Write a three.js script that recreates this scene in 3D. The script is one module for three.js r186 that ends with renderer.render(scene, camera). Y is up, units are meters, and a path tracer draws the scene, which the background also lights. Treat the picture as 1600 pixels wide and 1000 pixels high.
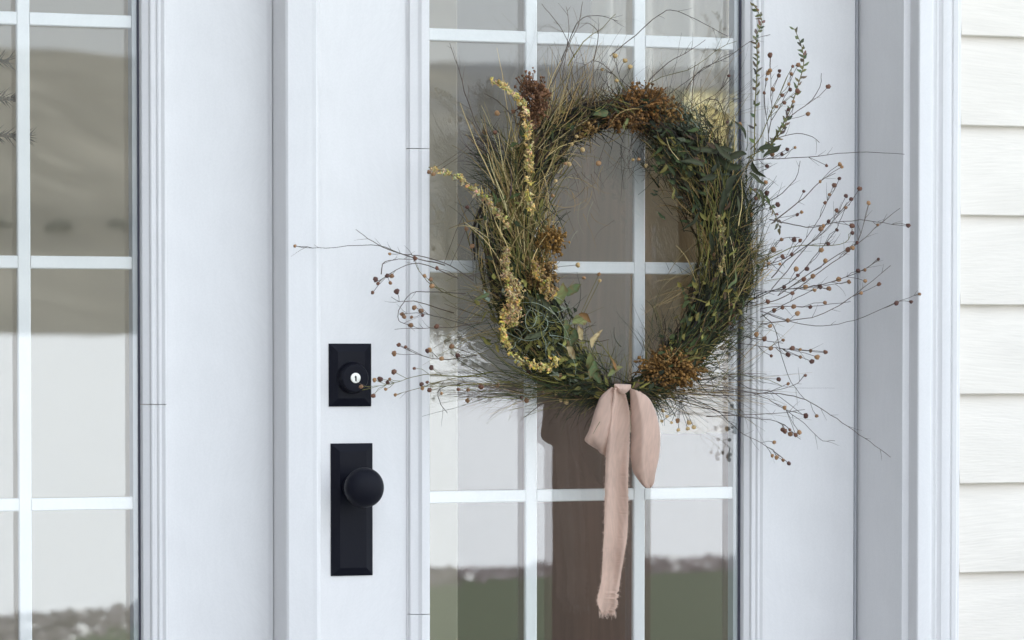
import * as THREE from 'three';
import { RoundedBoxGeometry } from 'three/addons/geometries/RoundedBoxGeometry.js';
import { mergeGeometries, toCreasedNormals } from 'three/addons/utils/BufferGeometryUtils.js';
import { createNoise3D } from 'simplex-noise';

// ---------------------------------------------------------------- camera, sky, sun, exposure
const scene = new THREE.Scene();
const R = (d) => d * Math.PI / 180;
const EYE = 1.15, FOCAL = 6000;                       // focal length in units of 1/1000 of the picture height
const camera = new THREE.PerspectiveCamera(2 * Math.atan(500 / FOCAL) * 180 / Math.PI, 1.6, 0.1, 2000);
camera.position.set(-6 * Math.sin(R(22)), EYE, 6 * Math.cos(R(22)));
camera.rotation.order = 'YXZ';
camera.rotation.set(R(-2), R(-22), 0);
camera.setViewOffset(1600, 1000, 0, -255.5, 1600, 1000);   // shifted lens: the door's uprights stay nearly parallel
camera.focus = 6.0; camera.userData.fStop = 9;   // focused on the wreath; what the glass mirrors lies far behind the focus

function rng(seed) { let a = seed >>> 0; return () => { a = (a + 0x6D2B79F5) | 0; let t = Math.imul(a ^ (a >>> 15), 1 | a); t = (t + Math.imul(t ^ (t >>> 7), 61 | t)) ^ t; return ((t ^ (t >>> 14)) >>> 0) / 4294967296; }; }
const noise3 = createNoise3D(rng(11));

{ // pale winter sky, a little cloudier low down
  const W = 256, H = 128, d = new Float32Array(W * H * 4);
  for (let j = 0; j < H; j++) for (let i = 0; i < W; i++) {
    const el = ((j + 0.5) / H - 0.5) * Math.PI, az = (i + 0.5) / W * 2 * Math.PI;
    const t = Math.max(0, Math.sin(el)), k = Math.pow(t, 0.55);
    const x = Math.cos(az) * Math.cos(el), z = Math.sin(az) * Math.cos(el), y = Math.sin(el);
    let n = 0.5 * noise3(x * 2.2, y * 5, z * 2.2) + 0.3 * noise3(x * 5, y * 11, z * 5);
    n = Math.max(0, n) * 0.25;
    const hor = [0.62, 0.645, 0.665], zen = [0.42, 0.49, 0.60];
    for (let c = 0; c < 3; c++) d[(j * W + i) * 4 + c] = (hor[c] + (zen[c] - hor[c]) * k) * (1 - n) + 0.72 * n;
    d[(j * W + i) * 4 + 3] = 1;
  }
  const sky = new THREE.DataTexture(d, W, H, THREE.RGBAFormat, THREE.FloatType);
  sky.mapping = THREE.EquirectangularReflectionMapping; sky.magFilter = THREE.LinearFilter; sky.minFilter = THREE.LinearFilter; sky.wrapS = THREE.RepeatWrapping; sky.needsUpdate = true;
  scene.background = sky; scene.environment = sky;
}
const sun = new THREE.DirectionalLight(new THREE.Color(1, 0.985, 0.965), 4.6);
sun.position.set(-14, 30, -25); sun.target.position.set(2, 0, 10); scene.add(sun, sun.target);   // behind the house: the front lies in open shade
sun.castShadow = true; sun.shadow.mapSize.set(2048, 2048);
Object.assign(sun.shadow.camera, { left: -60, right: 60, top: 60, bottom: -60, near: 1, far: 160 });
const EXPOSURE = 3.95;

// ---------------------------------------------------------------- helpers
const taken = new Map();
function numbered(n) { const k = taken.get(n) ?? 0; taken.set(n, k + 1); return k ? `${n}_${String(k).padStart(3, '0')}` : n; }
function put(o, parent) { o.traverse?.((m) => { if (m.isMesh) { m.castShadow = true; m.receiveShadow = true; } }); parent.add(o); return o; }
function mesh(name, g, m, parent) { const o = new THREE.Mesh(Array.isArray(g) ? mergeGeometries(g.map((x) => x.index ? x.toNonIndexed() : x)) : g, m); o.name = parent === scene ? numbered(name) : name; return put(o, parent); }
function thing(name, label, category, [x, y, z] = [0, 0, 0], group) { const o = new THREE.Group(); o.name = numbered(name); o.position.set(x, y, z); o.userData = { label, category }; if (group) o.userData.group = group; scene.add(o); return o; }
function structure(name, g, m, label) { const o = mesh(name, g, m, scene); o.userData = { kind: 'structure', label, category: name.replace(/_/g, ' ').split(' ').slice(-2).join(' ') }; return o; }
function group(name, parent) { const o = new THREE.Group(); o.name = name; parent.add(o); return o; }
function metreUV(g) {                                  // texture coordinates in metres, by the side a face points to
  g = g.index ? g.toNonIndexed() : g; const p = g.attributes.position, n = g.attributes.normal, uv = new Float32Array(p.count * 2);
  for (let i = 0; i < p.count; i++) { const ax = Math.abs(n.getX(i)), ay = Math.abs(n.getY(i)), az = Math.abs(n.getZ(i));
    if (az >= ax && az >= ay) { uv[2 * i] = p.getX(i); uv[2 * i + 1] = p.getY(i); } else if (ax >= ay) { uv[2 * i] = p.getZ(i); uv[2 * i + 1] = p.getY(i); } else { uv[2 * i] = p.getX(i); uv[2 * i + 1] = p.getZ(i); } }
  g.setAttribute('uv', new THREE.BufferAttribute(uv, 2)); return g; }
function box(x0, x1, y0, y1, z0, z1, r = 0.002) { const w = x1 - x0, h = y1 - y0, d = z1 - z0; r = Math.min(r, w / 2.1, h / 2.1, d / 2.1);
  const g = r > 0 ? new RoundedBoxGeometry(w, h, d, 2, r) : new THREE.BoxGeometry(w, h, d); g.translate((x0 + x1) / 2, (y0 + y1) / 2, (z0 + z1) / 2); return metreUV(g); }
function upright(profile, y0, y1, crease = 0.5) {       // a closed outline in x,z drawn up from y0 to y1
  const s = new THREE.Shape(profile.map(([x, z]) => new THREE.Vector2(x, -z)));
  let g = new THREE.ExtrudeGeometry(s, { depth: y1 - y0, bevelEnabled: false }); g.rotateX(-Math.PI / 2); g.translate(0, y0, 0);
  return metreUV(toCreasedNormals(g, crease)); }
function along(profile, x0, x1, crease = 0.5) {         // a closed outline in z,y drawn along x
  const s = new THREE.Shape(profile.map(([z, y]) => new THREE.Vector2(-z, y)));
  let g = new THREE.ExtrudeGeometry(s, { depth: x1 - x0, bevelEnabled: false }); g.rotateY(Math.PI / 2); g.translate(x0, 0, 0);
  return metreUV(toCreasedNormals(g, crease)); }
function fromArrays(pos, nor, col, idx) { const g = new THREE.BufferGeometry(); g.setAttribute('position', new THREE.Float32BufferAttribute(pos, 3)); if (nor) g.setAttribute('normal', new THREE.Float32BufferAttribute(nor, 3)); if (col) g.setAttribute('color', new THREE.Float32BufferAttribute(col, 3)); if (idx) g.setIndex(idx); if (!nor) g.computeVertexNormals(); return g; }

// ---------------------------------------------------------------- textures and materials
function tile(n, f, srgb) { const d = new Uint8Array(n * n * 4); for (let j = 0; j < n; j++) for (let i = 0; i < n; i++) { const v = f(i / n, j / n), k = (j * n + i) * 4; for (let c = 0; c < 3; c++) d[k + c] = Math.max(0, Math.min(255, (Array.isArray(v) ? v[c] : v) * 255)); d[k + 3] = 255; }
  const t = new THREE.DataTexture(d, n, n); t.wrapS = t.wrapT = THREE.RepeatWrapping; t.magFilter = THREE.LinearFilter; t.minFilter = THREE.LinearMipmapLinearFilter; t.generateMipmaps = true; if (srgb) t.colorSpace = THREE.SRGBColorSpace; t.needsUpdate = true; return t; }
function loopNoise(u, v, fu, fv, s) { const a = 2 * Math.PI * u, b = 2 * Math.PI * v; return noise3(Math.cos(a) * fu / 6.28 + s, Math.sin(a) * fu / 6.28 + Math.cos(b) * fv / 6.28, Math.sin(b) * fv / 6.28 - s); }
function rep(t, u, v = u) { const c = t.clone(); c.repeat.set(u, v); c.needsUpdate = true; return c; }
const paintTone = tile(512, (u, v) => 0.975 + 0.007 * loopNoise(u, v, 5, 5, 1) + 0.004 * loopNoise(u, v, 40, 8, 5) + 0.008 * loopNoise(u, v, 110, 110, 9), true);
const paintBump = tile(512, (u, v) => 0.5 + 0.22 * loopNoise(u, v, 120, 18, 3) + 0.16 * loopNoise(u, v, 60, 60, 7) + 0.1 * loopNoise(u, v, 12, 12, 2));
const grainBump = tile(512, (u, v) => 0.5 + 0.3 * loopNoise(u, v, 10, 130, 4) + 0.15 * loopNoise(u, v, 30, 220, 8));
const vinylTone = tile(512, (u, v) => 0.965 + 0.02 * loopNoise(u, v, 3, 7, 12) + 0.012 * loopNoise(u, v, 12, 90, 14), true);
const lin = (r, g, b) => new THREE.Color().setRGB(r, g, b);
const M = (o) => new THREE.MeshStandardMaterial(o);
const paint = (r, g, b, rough, amp = 0.0004) => M({ color: lin(r, g, b), roughness: rough, map: rep(paintTone, 2.3), bumpMap: rep(paintBump, 3), bumpScale: amp });
const ripple = (() => { const n = 256, d = new Float32Array(n * n * 4); for (let j = 0; j < n; j++) for (let i = 0; i < n; i++) { const v = 0.5 + 0.3 * loopNoise(i / n, j / n, 5, 4, 71) + 0.12 * loopNoise(i / n, j / n, 11, 9, 75); d.set([v, v, v, 1], (j * n + i) * 4); } const t = new THREE.DataTexture(d, n, n, THREE.RGBAFormat, THREE.FloatType); t.wrapS = t.wrapT = THREE.RepeatWrapping; t.magFilter = t.minFilter = THREE.LinearFilter; t.needsUpdate = true; return t; })();   // float glass is never quite flat
const m = {
  door: paint(0.78, 0.768, 0.766, 0.42, 0.00007),
  strip: M({ color: lin(0.42, 0.43, 0.45), roughness: 0.6 }), seal: M({ color: lin(0.05, 0.05, 0.075), roughness: 0.6 }),
  siding: M({ color: lin(0.83, 0.775, 0.70), roughness: 0.55, map: rep(vinylTone, 1.3, 1.7), bumpMap: rep(grainBump, 2, 2), bumpScale: 0.0004 }),
  glass: new THREE.MeshPhysicalMaterial({ color: lin(0.965, 0.985, 0.975), roughness: 0, transmission: 1, thickness: 0, ior: 1.75, bumpMap: rep(ripple, 0.8), bumpScale: 0.00005 }),
  black: new THREE.MeshPhysicalMaterial({ color: lin(0.004, 0.0045, 0.010), roughness: 0.42, specularIntensity: 0.3, bumpMap: rep(paintBump, 8), bumpScale: 0.0002 }),
  steel: M({ color: lin(0.75, 0.74, 0.70), roughness: 0.35, metalness: 0.6 }), keyhole: M({ color: lin(0.01, 0.01, 0.01), roughness: 0.6 }),
  wallBeige: M({ color: lin(0.56, 0.49, 0.39), roughness: 0.9 }), panelling: M({ color: lin(0.085, 0.05, 0.034), roughness: 0.6 }), backWall: M({ color: lin(0.25, 0.23, 0.205), roughness: 0.9 }), ceiling: M({ color: lin(0.75, 0.74, 0.7), roughness: 0.9 }), floorWood: M({ color: lin(0.30, 0.21, 0.14), roughness: 0.4 }),
  curtain: M({ color: lin(0.80, 0.66, 0.49), roughness: 0.95, side: THREE.DoubleSide }),
  postWood: M({ color: lin(0.56, 0.33, 0.235), roughness: 0.85, map: rep(tile(256, (u, v) => { const n = 0.75 + 0.2 * loopNoise(u, v, 60, 5, 21) + 0.1 * loopNoise(u, v, 20, 3, 25); return [n, n, n]; }, true), 2, 1) }),
  deck: M({ color: lin(0.35, 0.33, 0.31), roughness: 0.85 }), roof: M({ color: lin(0.08, 0.08, 0.085), roughness: 0.9 }), concrete: M({ color: lin(0.4, 0.39, 0.37), roughness: 0.9 }),
  snow: M({ color: lin(0.85, 0.86, 0.87), roughness: 0.9, bumpMap: tile(256, (u, v) => 0.5 + 0.3 * loopNoise(u, v, 6, 6, 31) + 0.2 * loopNoise(u, v, 20, 20, 35)), bumpScale: 0.04 }),
  dirt: M({ color: lin(1, 1, 1), roughness: 0.95 }), lawn: M({ color: lin(0.045, 0.075, 0.03), roughness: 0.95 }), woods: M({ vertexColors: true, roughness: 1 }),
  bark: M({ color: lin(0.10, 0.08, 0.06), roughness: 0.95 }), needles: M({ color: lin(0.02, 0.03, 0.03), roughness: 0.9 }),
  yellow: M({ color: lin(0.72, 0.62, 0.28), roughness: 0.8 }), greyRoof: M({ color: lin(0.16, 0.16, 0.17), roughness: 0.9 }), windowDark: M({ color: lin(0.05, 0.06, 0.07), roughness: 0.2 }),
};

m.frame = m.casing = m.moulding = m.grille = m.door;                // one white paint on the whole entrance

// ---------------------------------------------------------------- ground and far country (seen only in the glass)
{
  const nx = 60, nz = 90, pos = [], uv = [], idx = [];
  for (let j = 0; j <= nz; j++) for (let i = 0; i <= nx; i++) {
    const t = j / nz, z = t < 0.15 ? -60 + 62 * t / 0.15 : 2 + 700 * Math.pow((t - 0.15) / 0.85, 2.4), x = (i / nx - 0.5) * (260 + Math.max(0, z) * 2.2);
    let y = -0.45; const k = Math.min(1, Math.max(0, (z - 26) / 110)); y += 2.15 * k * k * (3 - 2 * k); if (z > 22) y += 0.03 * Math.min(1, (z - 22) / 10) * noise3(x * 0.05, z * 0.07, 3);
    pos.push(x, y, z); uv.push(x / 6, z / 6);
  }
  for (let j = 0; j < nz; j++) for (let i = 0; i < nx; i++) { const a = j * (nx + 1) + i, b = a + 1, c = a + nx + 1, d = c + 1; idx.push(a, c, b, b, c, d); }
  const g = fromArrays(pos, null, null, idx); g.setAttribute('uv', new THREE.Float32BufferAttribute(uv, 2));
  structure('ground', g, m.snow, 'sunlit white snow field mirrored in the lower door panes');
  const lp = [[-20, 2.6], [-20, 10], [-2, 10.4], [7.3, 19.7], [26, 23.4], [40, 2.6]], sh = new THREE.Shape(lp.map(([x, z]) => new THREE.Vector2(x, -z)));
  const lg = new THREE.ShapeGeometry(sh); lg.rotateX(-Math.PI / 2); lg.translate(0, -0.442, 0);
  structure('lawn', lg, m.lawn, 'dark green lawn strip mirrored at the foot of the door glass');
  // heap of dirty clods between lawn and snow
  const r = rng(5), geo = new THREE.IcosahedronGeometry(1, 1), gp = geo.attributes.position;
  for (let i = 0; i < gp.count; i++) { const s = 1 + 0.3 * noise3(gp.getX(i) * 1.3, gp.getY(i) * 1.3, gp.getZ(i) * 1.3); gp.setXYZ(i, gp.getX(i) * s, gp.getY(i) * s * 0.7, gp.getZ(i) * s); } geo.computeVertexNormals();
  const N = 14000, im = new THREE.InstancedMesh(geo, m.dirt, N), q = new THREE.Quaternion(), e = new THREE.Euler(), mt = new THREE.Matrix4(), col = new THREE.Color();
  for (let i = 0; i < N; i++) {
    const t = r(), x = -1 + 20 * t, zc = x < 7.3 ? 15.9 + (x - 3.6) : 19.6 + 0.2 * (x - 7.3), off = (r() + r() - 1) * 0.62, s = 0.012 + 0.042 * r() * r(), h = 0.11 * Math.max(0, 1 - Math.abs(off) / 0.7) * (0.7 + 0.5 * noise3(x * 0.7, 0, 4));
    q.setFromEuler(e.set(r() * 6, r() * 6, r() * 6)); mt.compose(new THREE.Vector3(x - off * 0.65, -0.46 + h * r(), zc + off), q, new THREE.Vector3(s, s, s)); im.setMatrixAt(i, mt);
    const sh = 0.5 + 1.3 * r(), wgt = r() < 0.08 ? [0.6, 0.6, 0.6] : [0.11 * sh, 0.10 * sh, 0.105 * sh]; im.setColorAt(i, col.setRGB(...wgt));
  }
  im.name = 'snow_bank'; im.userData = { kind: 'stuff', label: 'dark heap of dirty snow clods mirrored low in the glass', category: 'snow bank' }; put(im, scene);
  // wooded hill
  const hp = [], hi = [], hc = [], hx = 400, hz = 30;
  for (let j = 0; j <= hz; j++) for (let i = 0; i <= hx; i++) { const x = -260 + 620 * i / hx, z = 150 + 130 * j / hz, t = j / hz; hp.push(x, 0.9 + (23.0 + 0.9 * noise3(x * 0.012, 1, 2)) * (t * t * (3 - 2 * t)) + 0.25 * noise3(x * 0.25, 5, z * 0.1) + 0.15 * noise3(x * 0.7, 2, z * 0.3), z);
    const field = Math.min(1, Math.max(0, 0.5 - (z < 186 ? 0.7 : 0) + (z * 0.375 - x) * 0.08 + 0.6 * noise3(x * 0.03, 3, z * 0.06) + 0.4 * noise3(x * 0.12, 9, z * 0.2))), k = (0.8 + 0.35 * noise3(x * 0.4, 7, z * 0.35)) * (z > 190 && z < 203 && x < z * 0.36 ? 0.6 : 1); hc.push((0.075 + 0.12 * field) * k, (0.08 + 0.10 * field) * k, (0.095 + 0.055 * field) * k); }
  for (let j = 0; j < hz; j++) for (let i = 0; i < hx; i++) { const a = j * (hx + 1) + i; hi.push(a, a + hx + 1, a + 1, a + 1, a + hx + 1, a + hx + 2); }
  structure('hill', fromArrays(hp, null, hc, hi), m.woods, 'dark slate wooded hill mirrored in the upper door panes');
}
for (let k = 0; k < 6; k++) { // shrubs in a row across the slope
  const z = 196.5, t = (z - 150) / 130, x = 46.2 + 3.35 * k, y = 0.75 + (23.0 + 0.9 * noise3(x * 0.012, 1, 2)) * (t * t * (3 - 2 * t)), r = rng(300 + k), gs = [];
  for (let n = 0; n < 160; n++) { const a = r() * 6.283, q = Math.sqrt(r()), c = new THREE.ConeGeometry(0.09, 0.22, 4); c.rotateX(r() * 6); c.rotateZ(r() * 6); c.translate(Math.cos(a) * q * 0.65, 0.15 + 0.6 * r() * (1 - q * 0.6), Math.sin(a) * q * 0.4); gs.push(c.toNonIndexed()); }
  const o = thing('hillside_shrub', 'small dark shrub in a row on the slope mirrored in the sidelight', 'shrub', [x, y, z], 'shrubs in a row on the slope');
  mesh('foliage', mergeGeometries(gs), m.needles, o); const st = new THREE.CylinderGeometry(0.04, 0.06, 0.4, 6); st.translate(0, 0.1, 0); mesh('stem', st, m.bark, o);
}
{ // house on the hillside, mirrored in the upper right pane
  const t = thing('hillside_house', 'pale yellow hillside house with grey roof mirrored in the glass above the wreath', 'house', [102.4, 14.2, 223]);
  const w = 9, h = 3.9;
  mesh('wall', box(0, w, -3, h, 0, 6, 0), m.yellow, t);
  for (let k = 0; k < 7; k++) mesh('siding_board', box(-0.02, w + 0.02, 0.1 + k * 0.53, 0.59 + k * 0.53, -0.12, -0.002, 0), m.yellow, t);
  const rs = new THREE.Shape([[-0.6, 0], [6.6, 0], [3, 1.25]].map(([a, b]) => new THREE.Vector2(a, b)));
  const rg = new THREE.ExtrudeGeometry(rs, { depth: w + 2.6, bevelEnabled: false }); rg.rotateY(-Math.PI / 2); rg.translate(w + 0.5, h, 0); mesh('roof', rg, m.greyRoof, t);
}
{ // evergreen garland hanging indoors behind the sidelight
  const t = thing('evergreen_garland', 'dark evergreen garland hanging indoors behind the sidelight glass', 'garland', [-0.885, 1.05, -0.45]);
  const cord = new THREE.CylinderGeometry(0.003, 0.003, 1.445, 6); cord.translate(0, 0.722, 0); mesh('cord', cord, m.bark, t);
  const r = rng(21);
  for (let k = 0; k < 26; k++) { const y = 0.05 + 1.3 * k / 26, a = k * 2.4, main = k === 8 || k === 9 || k === 10, L = main ? 0.225 - 0.015 * (k - 8) : 0.06 + 0.05 * r(), az = main ? 0.1 : a, gs = [], up = main ? 0.05 * (k - 9) : -0.3 * r();
    const dx = Math.cos(az), dz = Math.sin(az), st = new THREE.CylinderGeometry(0.0015, 0.003, L, 5); st.rotateZ(-Math.PI / 2); st.translate(L / 2, 0, 0); gs.push(st.toNonIndexed());
    for (let n = 0; n < L * 900; n++) { const q = L * (0.1 + 0.9 * r()), c = new THREE.ConeGeometry(0.0016, 0.02 + 0.016 * r(), 3); c.translate(0, 0.011, 0); c.rotateZ(-0.9 + 0.3 * r()); c.rotateX(r() * 6.283); c.translate(q, 0, 0); gs.push(c.toNonIndexed()); }
    const g = mergeGeometries(gs); g.rotateZ(up); g.rotateY(-az); g.translate(0, y, 0); mesh('bough', g, m.needles, t); }
}

// ---------------------------------------------------------------- house shell and room
{
  const house = thing('house_wall', 'white lap sided house wall beside the door casing', 'wall');
  mesh('wall_core', [box(0.70, 2.7, -0.45, 2.85, -0.03, 0.135, 0), box(-6, -1.262, -0.45, 2.85, -0.03, 0.135, 0), box(-1.262, 0.70, 2.36, 2.85, -0.03, 0.135, 0), box(-1.262, 0.70, -0.45, -0.045, -0.03, 0.135, 0),
    box(-6, 2.7, -0.45, 2.85, -7.1, -7, 0), box(-6.1, -6, -0.45, 2.85, -7.1, 0.135, 0), box(2.6, 2.7, -0.45, 0.1, -6.99, -0.035, 0), box(2.6, 2.7, 2.4, 2.85, -6.99, -0.035, 0), box(2.6, 2.7, 0.1, 2.4, -6.99, -3.6, 0), box(2.6, 2.7, 0.1, 2.4, -0.25, -0.035, 0)], m.concrete, house);  // gap in the side wall made up, out of view, to light the room
  const pitch = 0.1424, first = 1.6481 - 14 * pitch;   // lower edges of the boards
  const board = (y, j) => [[0.137, y + 0.004], [0.1615 + j, y], [0.1635 + j, y + 0.0015], [0.1635 + j, y + 0.004], [0.1525, y + pitch - 0.003], [0.1485, y + pitch + 0.012], [0.137, y + pitch + 0.012]];
  const rr = rng(33);
  for (let k = 0; k < 21; k++) { const y = first + k * pitch, j = (rr() - 0.5) * 0.0012; if (y < -0.42) continue;
    mesh('siding_board', along(board(y, j), 0.703, 2.7), m.siding, house);
    mesh('siding_board', along(board(y, j), -5.9, -1.29), m.siding, house); }
  for (let k = 17; k < 21; k++) { const y = first + k * pitch; if (y > 2.40) mesh('siding_board', along(board(y, 0), -1.29, 0.703), m.siding, house); }
  const roof = thing('house_roof', 'dark shingled house roof above the front wall', 'roof');
  const s1 = along([[0.75, 2.72], [0.75, 2.86], [-3.5, 5.0], [-3.5, 4.85]], -6.5, 2.9), s2 = along([[-7.9, 2.72], [-7.9, 2.86], [-3.5, 5.0], [-3.5, 4.85]].reverse(), -6.5, 2.9);
  mesh('front_slope', s1, m.roof, roof); mesh('back_slope', s2, m.roof, roof); mesh('soffit', box(-6.5, 2.9, 2.69, 2.715, 0.137, 0.74, 0), m.casing, roof);
  structure('porch_floor', box(-2.6, 2.6, -0.46, -0.03, 0.2, 2.4, 0.004), m.deck, 'grey porch floor before the front door');
  // indoors
  structure('room_floor', box(-5.99, 2.59, -0.08, -0.01, -6.99, -0.031, 0), m.floorWood, 'dark wood floor of the room behind the door');
  structure('room_ceiling', box(-5.99, 2.59, 2.5, 2.6, -6.99, -0.031, 0), m.ceiling, 'pale ceiling of the room behind the door');
  structure('room_wall', [box(-5.9, 0.297, 0.0, 2.5, -1.1, -1.0, 0.003)], m.wallBeige, 'beige inside wall seen through sidelight and left edge of the door glass');
  structure('back_wall', box(-5.9, 2.58, 0.0, 2.5, -3.3, -3.2, 0), m.backWall, 'grey brown back wall of the room behind the door');
  structure('added_dark_panelling', box(-5.9, 2.57, 0.0, 1.07, -3.195, -3.17, 0.003), m.panelling, 'dark brown panelling added low on the back wall to darken the lower panes');  // band added to darken what shows through the lower panes
  const c = thing('curtain', 'tan pleated curtain hanging behind the door glass', 'curtain');
  const pos = [], idx = [], nu = 160, nv = 14, r2 = rng(3);
  for (let j = 0; j <= nv; j++) for (let i = 0; i <= nu; i++) { const u = i / nu, v = j / nv, ph = u * 58 + 2.2 * noise3(u * 5, v * 0.6, 7); pos.push(0.735 + 0.66 * u + 0.008 * Math.cos(ph), 0.99 + 1.39 * v, -1.14 + 0.075 * Math.sin(ph) * (1 - 0.35 * v) + 0.01 * noise3(u * 20, v * 2, 1)); }
  for (let j = 0; j < nv; j++) for (let i = 0; i < nu; i++) { const a = j * (nu + 1) + i; idx.push(a, a + 1, a + nu + 1, a + 1, a + nu + 2, a + nu + 1); }
  mesh('drape', fromArrays(pos, null, null, idx), m.curtain, c);
  const vp = [], vi = [];
  for (let j = 0; j <= 8; j++) for (let i = 0; i <= 90; i++) { const u = i / 90, v = j / 8; vp.push(0.585 + 0.80 * u, 1.605 + 0.01 * Math.sin(u * 70) * (1 - v) + 0.745 * v, -1.045 + 0.018 * Math.sin(u * 60 + noise3(u * 6, v, 2)) + 0.01 * noise3(u * 9, v * 3, 4)); }
  for (let j = 0; j < 8; j++) for (let i = 0; i < 90; i++) { const a = j * 91 + i; vi.push(a, a + 1, a + 91, a + 1, a + 92, a + 91); }
  mesh('added_pale_valance', fromArrays(vp, null, null, vi), M({ color: lin(0.88, 0.83, 0.74), roughness: 0.95, side: THREE.DoubleSide }), c);  // pale piece added over the drape to brighten the upper right pane
  const rod = new THREE.CylinderGeometry(0.012, 0.012, 0.95, 12); rod.rotateZ(Math.PI / 2); rod.translate(1.06, 2.4, -1.12); mesh('rod', rod, m.black, c);
}
{ // unseen wing made up on the left, outside the picture: it keeps the light off everything that faces left
  const w = thing('added_wing', 'grey unseen wing added left of the porch to hold back light', 'building');
  mesh('wall', box(-7, -3.3, -0.45, 3.0, 0.2, 7.4, 0), M({ color: lin(0.16, 0.155, 0.15), roughness: 0.85 }), w);
  mesh('roof', along([[0.0, 3.0], [7.7, 3.0], [3.85, 4.6]], -7.2, -3.05), m.roof, w);
}
{ // post at the porch edge, mirrored behind the ribbon
  const t = thing('wooden_post', 'short brown wooden post mirrored in the glass behind the ribbon', 'post', [0.982, -0.03, 1.9]);
  mesh('shaft', upright([[-0.077, -0.077], [0.077, -0.077], [0.083, -0.071], [0.083, 0.071], [0.077, 0.077], [-0.077, 0.077], [-0.083, 0.071], [-0.083, -0.071]], 0, 1.66), m.postWood, t);
  mesh('cap', box(-0.11, 0.11, 1.66, 1.70, -0.11, 0.11, 0.008), m.postWood, t);
}
// ---------------------------------------------------------------- door frame
{
  const f = thing('door_frame', 'white painted door frame with deep jamb and moulded casing around the front door', 'door frame');
  // right jamb: its long inner face, a small rounded nosing and the casing in front of it
  mesh('jamb', upright([[0.6065, -0.05], [0.6065, 0.1465], [0.6075, 0.149], [0.610, 0.150], [0.6185, 0.150], [0.698, 0.150], [0.698, -0.05]], -0.04, 2.30), m.frame, f).userData.label = 'deep right jamb with shaded inner face';
  mesh('weatherstrip', upright([[0.5995, -0.03], [0.5995, -0.004], [0.6015, -0.0015], [0.6035, -0.0015], [0.605, -0.004], [0.605, -0.03]], 0, 2.20), m.strip, f);
  const cas = (x0, s) => [[0, 0.1505], [0, 0.1775], [0.0015, 0.1795], [0.004, 0.18], [0.0225, 0.18], [0.0245, 0.1785], [0.0265, 0.1745], [0.029, 0.1735], [0.0315, 0.1745], [0.0335, 0.1765], [0.0355, 0.1735], [0.0385, 0.1728], [0.041, 0.1745], [0.0435, 0.1785], [0.047, 0.1798], [0.057, 0.1798], [0.0585, 0.1785], [0.0595, 0.1752], [0.061, 0.1752], [0.0625, 0.1785], [0.0645, 0.1795], [0.0695, 0.1795], [0.0715, 0.1775], [0.0715, 0.1505]].map(([x, z]) => [x0 + s * x, z]);
  mesh('casing', upright(cas(0.6187, 1), -0.04, 2.295, 0.6), m.casing, f).userData.label = 'moulded white casing strip beside the siding';
  mesh('casing', upright(cas(-1.1887, -1).reverse(), -0.04, 2.295, 0.6), m.casing, f);
  mesh('casing', box(-1.262, 0.70, 2.30, 2.37, 0.1505, 0.18, 0.003), m.casing, f);
  mesh('siding_channel', upright([[0.6905, 0.137], [0.6905, 0.1695], [0.6915, 0.171], [0.698, 0.171], [0.699, 0.1695], [0.699, 0.137]], -0.2, 2.37), m.casing, f);
  // post between sidelight and door
  mesh('mullion_post', upright([[-0.4075, -0.05], [-0.4075, 0.030], [-0.4075, 0.098], [-0.4065, 0.1035], [-0.4035, 0.1062], [-0.400, 0.1068], [-0.3655, 0.1068], [-0.3625, 0.1082], [-0.3600, 0.1085], [-0.3565, 0.1068], [-0.351, 0.1005], [-0.350, 0.097], [-0.350, -0.05]], -0.04, 2.30), m.frame, f).userData.label = 'narrow white post between sidelight and door';
  mesh('jamb', box(-1.258, -1.1775, -0.04, 2.30, -0.05, 0.150, 0.003), m.frame, f);
  mesh('head_jamb', box(-1.177, 0.6060, 2.215, 2.30, -0.05, 0.149, 0.003), m.frame, f);
  mesh('threshold', box(-1.177, 0.6060, -0.040, -0.004, -0.028, 0.19, 0.006), m.steel, f);
}

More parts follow.
